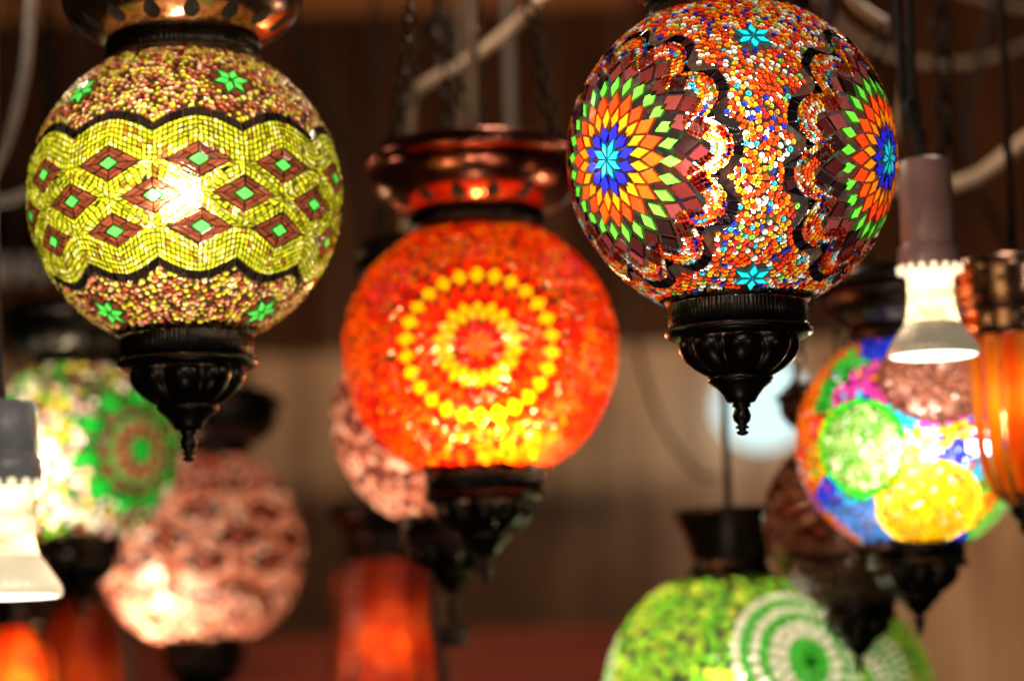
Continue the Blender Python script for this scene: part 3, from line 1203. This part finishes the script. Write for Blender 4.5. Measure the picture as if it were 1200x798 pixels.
hang(root, c, R, phase=0.0)

# ------------------------------------------------------------------ coloured moulded glass lamps


def fluted_lamp(px, py, d, scale, prof, label, col, col2, flutes, blb, strength, bowl=True, rim_px=None, bcol=WARM, zb=None, depth=0.06, clear=0.06, facet=0.0):
    c = at(px, py, d)
    u = scale * d / F
    root = empty('glass_lamp', c, label, 'lamp', 'moulded glass lamps among the mosaic ones')
    mb = MB()
    zz = np.arange(prof[0][0], prof[-1][0] + 1, 3.0)
    P = [(z * u, np.interp(z, [q[0] for q in prof], [q[1] for q in prof]) * u) for z in zz]
    lathe(mb, P, flutes * 8, rad=lambda t, z, r: r * (1 - depth + depth * abs(math.cos(t * flutes / 2))) * (1 + facet * math.cos(z / u * 0.55)))
    mb.build('glass_shade', glass_mat('lit_glass', col, col2, stretch=(3, 3, 2.2 if facet else 0.35), nscale=26 if facet else 22, clear=clear), root, smooth=True)
    bulb(root, tuple(q * u for q in blb), 0.012, bcol, strength * 0.0067)
    return root, c, u


jar = [(-150, 66), (-120, 72), (-60, 73), (-30, 68), (-8, 61), (10, 61), (30, 66), (48, 66), (66, 57), (78, 42)]
root, c, u = fluted_lamp(454, 728, 2.4, 1.0, jar, 'red-orange ribbed glass jar lamp with a dark flared top, bottom centre', (0.48, 0.014, 0.002), (0.95, 0.10, 0.004), 14, (0, -10, -30), 21, facet=0.06)
mb = MB()
lathe(mb, [(70 * u, 46 * u), (84 * u, 48 * u), (92 * u, 44 * u), (104 * u, 50 * u), (118 * u, 60 * u), (132 * u, 66 * u), (138 * u, 64 * u), (138 * u, 2 * u)], 40)
mb.build('collar', MAT['bronze'], root, smooth=True)
hang(root, c, u, chain=False, z_rim=138)
root, c, u = fluted_lamp(95, 790, 2.6, 1.0, [(-120, 40), (-100, 58), (-20, 64), (50, 58), (80, 42), (92, 30)], 'dim red glass lamp below the green flowered lamp, by the bottom edge', (0.50, 0.025, 0.005), (0.9, 0.12, 0.006), 12, (10, 0, -40), 16, facet=0.05)
mb = MB()
lathe(mb, [(86 * u, 34 * u), (98 * u, 36 * u), (112 * u, 30 * u), (124 * u, 40 * u), (128 * u, 2 * u)], 32)
mb.build('collar', MAT['bronze'], root, smooth=True)
hang(root, c, u, chain=False, z_rim=126)
root, c, u = fluted_lamp(20, 806, 2.5, 1.0, [(-110, 34), (-80, 52), (-10, 56), (40, 50), (66, 36), (76, 24)], 'glowing orange-red glass lamp in the bottom left corner of the photo', (0.9, 0.03, 0.004), (0.95, 0.16, 0.008), 10, (0, -5, 0), 32, facet=0.03)
mb = MB()
lathe(mb, [(72 * u, 26 * u), (80 * u, 28 * u), (92 * u, 22 * u), (104 * u, 32 * u), (108 * u, 2 * u)], 32)
mb.build('collar', MAT['bronze'], root, smooth=True)
hang(root, c, u, chain=False, z_rim=106)

# orange tulip at the right edge
tul = [(-104, 10), (-96, 22), (-80, 40), (-58, 56), (-30, 64), (10, 66), (60, 66), (92, 67), (104, 66)]
root, c, u = fluted_lamp(1197, 496, 1.75, 1.0, tul, 'orange fluted glass lamp with a pointed bottom, cut by the right edge', (0.80, 0.085, 0.004), (0.95, 0.36, 0.008), 16, (-10, -20, 25), 10.5, depth=0.10)
mb = MB()
lathe(mb, [(100 * u, 68 * u), (112 * u, 74 * u), (122 * u, 70 * u), (130 * u, 74 * u), (150 * u, 80 * u), (176 * u, 82 * u), (184 * u, 84 * u), (190 * u, 80 * u), (190 * u, 2 * u)], 48)
ob = mb.build('collar', MAT['copper'], root, smooth=True)
mb = MB()
for k in range(26):                      # glass jewels round the metal collar
    for row, z in ((0, 142), (1, 162)):
        t = 2 * PI * (k + 0.5 * row) / 26
        r = 80 if row == 0 else 83
        lathe(mb, [(3.5 * u, 1 * u), (2 * u, 4 * u), (-2 * u, 4 * u), (-3.5 * u, 1 * u)], 6, centre=(r * u * math.sin(t), -r * u * math.cos(t), z * u), close_top=True, close_bot=True)
mb.build('glass_beads', glass_mat('amber_bead', (0.9, 0.25, 0.02), (0.95, 0.4, 0.05)), ob, smooth=True)
hang(root, c, u, chain=False, z_rim=188)
mb = MB()
lathe(mb, [(-98 * u, 20 * u), (-108 * u, 16 * u), (-116 * u, 8 * u), (-124 * u, 9 * u), (-132 * u, 2 * u)], 24, close_bot=True)
mb.build('finial', MAT['bronze'], root, smooth=True)

# cool white bulb hanging close to the wall
dW = 4.12
cW = at(893, 478, dW)
uW = dW / F
root = empty('bare_bulb', cW, 'blurred cool white bulb glowing beside the finial of the multicoloured lamp', 'light bulb')
mb = MB()
prof = [(z * uW, r * uW) for z, r in ((62, 20), (54, 26), (38, 42), (14, 55), (-10, 56), (-32, 44), (-46, 20), (-50, 2))]
lathe(mb, prof, 32, close_bot=True)
mb.build('glass_bulb', emit_mat('cool_bulb', (0.74, 1.0, 0.98), 1.15), root, smooth=True)
mb = MB()
lathe(mb, [(z * uW, r * uW) for z, r in ((112, 3), (110, 20), (62, 22), (58, 18))], 24)
mb.build('socket', MAT['porcelain'], root, smooth=True)
hang(root, cW, uW, chain=False, z_rim=110)

# ------------------------------------------------------------------ spot bulbs


def neck_mat():
    m, nt, out = new_mat('neck_glow')
    tc = nt.nodes.new('ShaderNodeTexCoord')
    mp = nt.nodes.new('ShaderNodeMapping')
    mp.inputs['Scale'].default_value = (55, 55, 130)
    nz = nt.nodes.new('ShaderNodeTexNoise')
    nz.inputs['Scale'].default_value = 1.0
    nz.inputs['Detail'].default_value = 3
    mr = nt.nodes.new('ShaderNodeMapRange')
    mr.inputs['From Min'].default_value = 0.35
    mr.inputs['From Max'].default_value = 0.62
    mr.inputs['To Min'].default_value = 0.95
    mr.inputs['To Max'].default_value = 3.4
    e = nt.nodes.new('ShaderNodeEmission')
    e.inputs['Color'].default_value = (1.0, 0.76, 0.36, 1)
    nt.links.new(tc.outputs['Object'], mp.inputs[0])
    nt.links.new(mp.outputs[0], nz.inputs['Vector'])
    nt.links.new(nz.outputs['Fac'], mr.inputs['Value'])
    nt.links.new(mr.outputs[0], e.inputs['Strength'])
    nt.links.new(e.outputs[0], out.inputs['Surface'])
    return m


NECK = neck_mat()


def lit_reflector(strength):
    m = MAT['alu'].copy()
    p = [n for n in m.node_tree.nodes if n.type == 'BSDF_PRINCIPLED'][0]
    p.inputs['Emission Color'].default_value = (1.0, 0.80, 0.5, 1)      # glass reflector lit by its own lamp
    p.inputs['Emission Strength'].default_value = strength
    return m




def spot_bulb(px, py, d, k, label, socket_mat, cords, st=0, cone=0.22):
    """px,py: centre of the lens"""
    c = at(px, py, d)
    u = d / F * k
    root = empty('spot_bulb', c, label, 'light bulb', 'bare reflector bulbs on hanging cords')
    mb = MB()
    lathe(mb, [((z + (st if z > 200 else 0)) * u, r * u) for z, r in [(232, 3), (230, 26), (226, 31.5), (131, 32.0), (129, 31.2), (127, 33), (124, 36), (106, 37.5), (98, 35), (97, 2)]], 48)
    mb.build('socket', MAT[socket_mat], root, smooth=True)
    mb = MB()
    for i in range(16):
        t = 2 * PI * i / 16
        lathe(mb, [(5 * u, 1 * u), (3.5 * u, 4 * u), (-3.5 * u, 4 * u), (-5 * u, 1 * u)], 8, centre=(35.5 * u * math.sin(t), -35.5 * u * math.cos(t), 99 * u), close_top=True, close_bot=True)
    mb.build('lit_slot', emit_mat('slot_glow', (1.0, 0.82, 0.5), 1.6), root, smooth=True)
    mb = MB()
    lathe(mb, [(z * u, r * u) for z, r in [(97, 27), (92, 29), (86, 27.5), (70, 27.5), (52, 29), (42, 31), (36, 33)]], 40)
    mb.build('glass_neck', NECK, root, smooth=True)
    mb = MB()
    n = 40
    lathe(mb, [(z * u, r * u) for z, r in [(36, 32), (30, 37), (20, 44), (11, 50), (5, 53), (0, 53.5), (-3, 52)]], n * 4, rad=lambda t, z, r: r * (1 + 0.012 * math.cos(t * n)))
    mb.build('reflector', lit_reflector(cone), root, smooth=True)
    mb = MB()
    lathe(mb, [(z * u, r * u) for z, r in [(-1.5, 51), (-3.5, 49), (-4.5, 30), (-5, 2)]], 40, close_bot=True)
    mb.build('lens', emit_mat('lens_glow', (1.0, 0.92, 0.72), 4.0), root, smooth=True)
    zc = CEIL - c[2]
    for off in cords:
        mb = MB()
        tube(mb, spline([(off[0] * u * 0.3, 0, (228 + st) * u), (off[0] * u, 0.004, 300 * u), (off[1] * u, 0.01, 420 * u), (off[1] * u * 0.5, 0.0, zc)], 24), 0.0021)
        mb.build('cord', MAT['cord_dark'], root, smooth=True)
    return root


spot_bulb(1094, 414, 1.64, 1.0, 'lit reflector bulb in a pinkish socket, in front of the rainbow lamp', 'porcelain', [(-14, -20), (-6, -6)])
spot_bulb(4, 696, 1.22, 1.28, 'lit reflector bulb in a grey socket, cut by the left edge', 'socket_dark', [(-8, -10)], st=-52, cone=0.8)

# ------------------------------------------------------------------ loose cables and chains


def cable(name, pts, r, mat, label, cat):
    mb = MB()
    P = spline([at(*p) for p in pts], 48)
    tube(mb, P, r, 10)
    o = mb.build(name, MAT[mat], smooth=True, loc=P[0])
    return tag(o, label, cat)


cable('cable', [(474, 300, 2.12), (478, 180, 2.1), (482, 118, 2.08), (500, 98, 2.06), (556, 66, 2.05), (605, 28, 2.03), (640, -8, 2.0), (700, -60, 2.0)], 0.0044, 'cord_tan', 'thick tan cable slanting up above the orange-red lamp', 'cable')
cable('cable', [(985, -40, 1.9), (1003, 4, 1.9), (1046, 36, 1.9), (1060, 70, 1.9), (1056, 130, 1.9), (1040, 190, 1.95), (1010, 250, 2.0)], 0.0036, 'cord_tan', 'tan cable curling down behind the right side of the multicoloured lamp', 'cable')
cable('cable', [(1275, 110, 2.1), (1200, 166, 2.1), (1150, 204, 2.1), (1112, 218, 2.1), (1070, 222, 2.1), (1020, 215, 2.15)], 0.0055, 'cord_tan', 'pale cable sagging from the right edge to the bulb socket', 'cable')
cable('cable', [(1120, -12, 2.6), (1160, 0, 2.6), (1210, 10, 2.6), (1290, 14, 2.6)], 0.004, 'cord_tan', 'cable crossing the top right corner of the photo', 'cable')
cable('cable', [(44, -60, 1.95), (36, 10, 1.95), (30, 80, 1.95), (14, 150, 1.95), (-6, 200, 1.95), (-40, 260, 1.95)], 0.0034, 'cord_grey', 'grey cable hanging down in the top left corner', 'cable')
cable('cable', [(-60, 238, 2.0), (0, 236, 2.0), (30, 228, 2.0), (60, 214, 2.0), (110, 200, 2.05)], 0.0042, 'cord_grey', 'grey cable crossing from the left edge behind the yellow lamp', 'cable')
cable('cable', [(742, 380, 2.6), (752, 430, 2.6), (780, 505, 2.6), (815, 552, 2.6), (845, 562, 2.6)], 0.002, 'cord_dark', 'thin dark wire curving down left of the cool white bulb', 'wire')

cable('cable', [(940, -40, 2.5), (985, 30, 2.5), (1050, 66, 2.5), (1130, 74, 2.5), (1210, 50, 2.5), (1280, 20, 2.5)], 0.0036, 'cord_tan', 'tan cable sagging across the dark boards at upper right', 'cable')
cable('cable', [(1180, -50, 2.3), (1150, 60, 2.3), (1132, 150, 2.3), (1150, 230, 2.3), (1190, 300, 2.35)], 0.003, 'cord_dark', 'dark cable dropping down right of the pinkish bulb socket', 'cable')
cable('cable', [(330, -60, 2.6), (356, 60, 2.6), (392, 150, 2.6), (420, 220, 2.6), (424, 300, 2.6)], 0.003, 'cord_dark', 'dark cable hanging between the yellow lamp and the copper bowl', 'cable')

# hanging chains that carry nothing in view
for i, (px, d, w, lab) in enumerate(((1112, 1.95, 0.0065, 'heavy dark chain hanging right of the multicoloured lamp'), (62, 2.3, 0.005, 'dark chain hanging left of the yellow lamp'))):
    mb = MB()
    p0 = at(px - 2, 190 if i == 0 else 330, d)
    p1 = np.array([p0[0], p0[1], CEIL])
    chain_mesh(mb, p0, p1, link=0.018, w=w * 0.8, wire=0.0022)
    o = mb.build('hanging_chain', MAT['chain'], loc=p0)
    tag(o, lab, 'chain', None)
for px, d, m, lab in ((600, 2.3, 'cord_grey', 'grey vertical cord above the right of the copper bowl'), (546, 2.5, 'cord_tan', 'tan vertical cord above the middle of the copper bowl')):
    mb = MB()
    p0 = at(px, 200, d)
    tube(mb, [p0, p0 + np.array([0.0, 0, 0.2]), np.array([p0[0], p0[1], CEIL])], 0.0042, 10)
    tag(mb.build('cable', MAT[m], smooth=True, loc=p0), lab, 'cable')

# ------------------------------------------------------------------ room behind
YW = 4.35


def wood_mat(name, c1, c2, scale=(14, 1, 1.0)):
    m, nt, out = new_mat(name)
    p = nt.nodes.new('ShaderNodeBsdfPrincipled')
    tc = nt.nodes.new('ShaderNodeTexCoord')
    mp = nt.nodes.new('ShaderNodeMapping')
    mp.inputs['Scale'].default_value = scale
    nz = nt.nodes.new('ShaderNodeTexNoise')
    nz.inputs['Scale'].default_value = 3
    nz.inputs['Detail'].default_value = 7
    nt.links.new(tc.outputs['Object'], mp.inputs[0])
    nt.links.new(mp.outputs[0], nz.inputs['Vector'])
    r = nt.nodes.new('ShaderNodeValToRGB')
    r.color_ramp.elements[0].position = 0.3
    r.color_ramp.elements[1].position = 0.72
    r.color_ramp.elements[0].color = tuple(c1) + (1,)
    r.color_ramp.elements[1].color = tuple(c2) + (1,)
    nt.links.new(nz.outputs['Fac'], r.inputs[0])
    nt.links.new(r.outputs[0], p.inputs['Base Color'])
    p.inputs['Roughness'].default_value = 0.55
    nt.links.new(p.outputs[0], out.inputs['Surface'])
    return m


plaster = wood_mat('stained_plaster', (0.15, 0.070, 0.035), (0.40, 0.255, 0.15), (7, 1, 1.1))
dark_wood = wood_mat('dark_boards', (0.018, 0.007, 0.004), (0.075, 0.029, 0.013))
def dull(m):
    p = [n for n in m.node_tree.nodes if n.type == 'BSDF_PRINCIPLED'][0]
    p.inputs['Specular IOR Level'].default_value = 0.08
    p.inputs['Roughness'].default_value = 0.85
    return m


red_wood = wood_mat('red_brown_wood', (0.035, 0.006, 0.004), (0.08, 0.014, 0.008), (1, 1, 14))
dull(red_wood)
dull(dark_wood)
beam_wood = wood_mat('beam_wood', (0.18, 0.06, 0.02), (0.38, 0.15, 0.05), (1, 8, 8))


def box(mb, x0, x1, y0, y1, z0, z1, mat=0):
    k = mb.verts([(x0, y0, z0), (x1, y0, z0), (x1, y1, z0), (x0, y1, z0), (x0, y0, z1), (x1, y0, z1), (x1, y1, z1), (x0, y1, z1)])
    for f in ((0, 3, 2, 1), (4, 5, 6, 7), (0, 1, 5, 4), (1, 2, 6, 5), (2, 3, 7, 6), (3, 0, 4, 7)):
        mb.face([k + i for i in f], mat)


def zat(py):
    p = at(600, py, 1.0) - CAM
    return CAM[2] + p[2] / p[1] * (YW - CAM[1])


z_low, z_mid = zat(748), zat(410)
mb = MB()
box(mb, -2.2, 2.2, YW, YW + 0.1, 0.8, 3.0)
tag(mb.build('wall', plaster, loc=(0, YW, z_low)), 'tan plaster wall behind the hanging lamps', 'wall', kind='structure')
mb = MB()
x = -2.2
i = 0
while x < 2.2:
    w = random.uniform(0.085, 0.12)
    box(mb, x, x + w - 0.008, YW - 0.03 - random.uniform(0, 0.006), YW - 0.002, z_mid + 0.002 * (i % 3), CEIL)
    x += w
    i += 1
tag(mb.build('wood_panelling', dark_wood, loc=(0, YW, z_mid)), 'dark brown board panelling on the upper part of the wall', 'panelling', kind='structure')
mb = MB()
box(mb, -2.2, 0.21, YW - 0.35, YW - 0.003, z_low - 0.5, z_low)
tag(mb.build('wood_counter', red_wood, loc=(0, YW - 0.2, z_low)), 'red-brown wooden counter along the foot of the wall', 'counter')
mb = MB()
box(mb, -2.2, 2.2, -0.5, YW + 0.1, CEIL, CEIL + 0.05)
tag(mb.build('ceiling', dark_wood, loc=(0, 0, CEIL)), 'dark wooden ceiling the lamps hang from', 'ceiling', kind='structure')
mb = MB()
zb = zat(18)
box(mb, -1.3, 0.19, YW - 0.16, YW - 0.04, zb, zb + 0.12)
tag(mb.build('wooden_beam', beam_wood, loc=(0, YW - 0.1, zb)), 'orange-brown wooden beam along the top edge', 'beam')

grey_paint = principled('grey_paint', (0.30, 0.31, 0.33), 0, 0.5, 0.2, 12)
def zpx(px, py, y):
    p = at(px, py, 1.0) - CAM
    return CAM + p * (y / p[1])


root = empty('wall_shelf', zpx(-40, 318, YW - 0.2), 'wall shelf with a grey front edge behind the yellow lamp, by the left edge', 'shelf')
a0, a1 = zpx(-160, 330, YW - 0.2), zpx(62, 306, YW - 0.2)
mb = MB()
box(mb, a0[0], a1[0], YW - 0.2, YW - 0.05, a0[2], a1[2])
mb.v = [q - np.array(root.location) for q in mb.v]
mb.build('board', red_wood, root)
mb = MB()
box(mb, a0[0] - 0.004, a1[0] + 0.004, YW - 0.216, YW - 0.203, a0[2] - 0.004, a1[2] + 0.002)
mb.v = [q - np.array(root.location) for q in mb.v]
mb.build('front_edge', grey_paint, root)

# ------------------------------------------------------------------ added fill lights, no fixtures behind them
def point(name, p, col, watt, r=0.03):
    l = bpy.data.lights.new(name, 'POINT')
    l.color = col
    l.energy = watt
    l.shadow_soft_size = r
    o = bpy.data.objects.new(name, l)
    o.location = p
    COL.objects.link(o)
    return o


point('highlight_fill', at(330, -420, 0.9), (1.0, 0.86, 0.66), 1.5, 0.02)  # unseen lights above the frame, added for highlights on the metal
point('highlight_fill', at(1000, -500, 1.0), (1.0, 0.88, 0.7), 0.9, 0.02)
point('highlight_fill', at(-1500, 700, 0.7), (1.0, 0.9, 0.74), 0.9, 0.03)  # added at either side, near camera height, for highlights on the cups
point('highlight_fill', at(3000, 600, 0.7), (1.0, 0.9, 0.74), 0.9, 0.03)
def add_wall_fill(p, target, sx, sy, col, watt):  # unseen area light added to brighten the wall behind
    l = bpy.data.lights.new('wall_fill', 'AREA')
    l.shape = 'RECTANGLE'
    l.size, l.size_y = sx, sy
    l.color = col
    l.energy = watt
    o = bpy.data.objects.new('wall_fill', l)
    o.location = p
    o.rotation_euler = (Vector(target) - Vector(p)).to_track_quat('-Z', 'Y').to_euler()
    COL.objects.link(o)
    return o


add_wall_fill(at(690, 1150, 3.3), at(700, 680, 4.45), 0.4, 0.1, (1.0, 0.76, 0.50), 10.0)
add_wall_fill(at(350, 1150, 3.5), at(355, 680, 4.45), 0.06, 0.1, (1.0, 0.72, 0.44), 3.6)
add_wall_fill(at(1500, 300, 3.6), at(1150, 220, 4.45), 0.1, 0.2, (1.0, 0.56, 0.28), 3.0)
add_wall_fill(at(880, 470, 4.26), at(880, 470, 4.6), 0.05, 0.05, (0.80, 1.0, 0.95), 0.16)  # added cool pool of light on the wall round the white bulb
point('beam_fill', at(520, -90, 3.8), (1.0, 0.58, 0.25), 1.3, 0.03)  # unseen light added to brighten the beam
point('cable_fill', at(600, -150, 1.93), (1.0, 0.80, 0.62), 1.2, 0.02)  # unseen lights added close by to brighten the cables and cords
point('cable_fill', at(1130, -170, 1.96), (1.0, 0.78, 0.58), 1.3, 0.02)
point('cable_fill', at(-120, -120, 1.9), (1.0, 0.84, 0.66), 0.5, 0.02)
point('cap_fill', at(560, 3000, 0.95), (1.0, 0.88, 0.7), 1.5, 0.05)  # unseen light added from below for highlights on the bottom caps
w = bpy.data.worlds.new('World')
scene.world = w
w.use_nodes = True
w.node_tree.nodes['Background'].inputs[0].default_value = (0.9, 0.62, 0.4, 1)
w.node_tree.nodes['Background'].inputs[1].default_value = 0.015

# ------------------------------------------------------------------ render
scene.view_settings.view_transform = 'Standard'
scene.view_settings.look = 'None'
scene.view_settings.gamma = 1.0
scene.view_settings.exposure = 0.0
cy = scene.cycles
cy.max_bounces = 8
cy.transparent_max_bounces = 10
cy.sample_clamp_indirect = 4.0
cy.use_denoising = True
cy.caustics_reflective = False
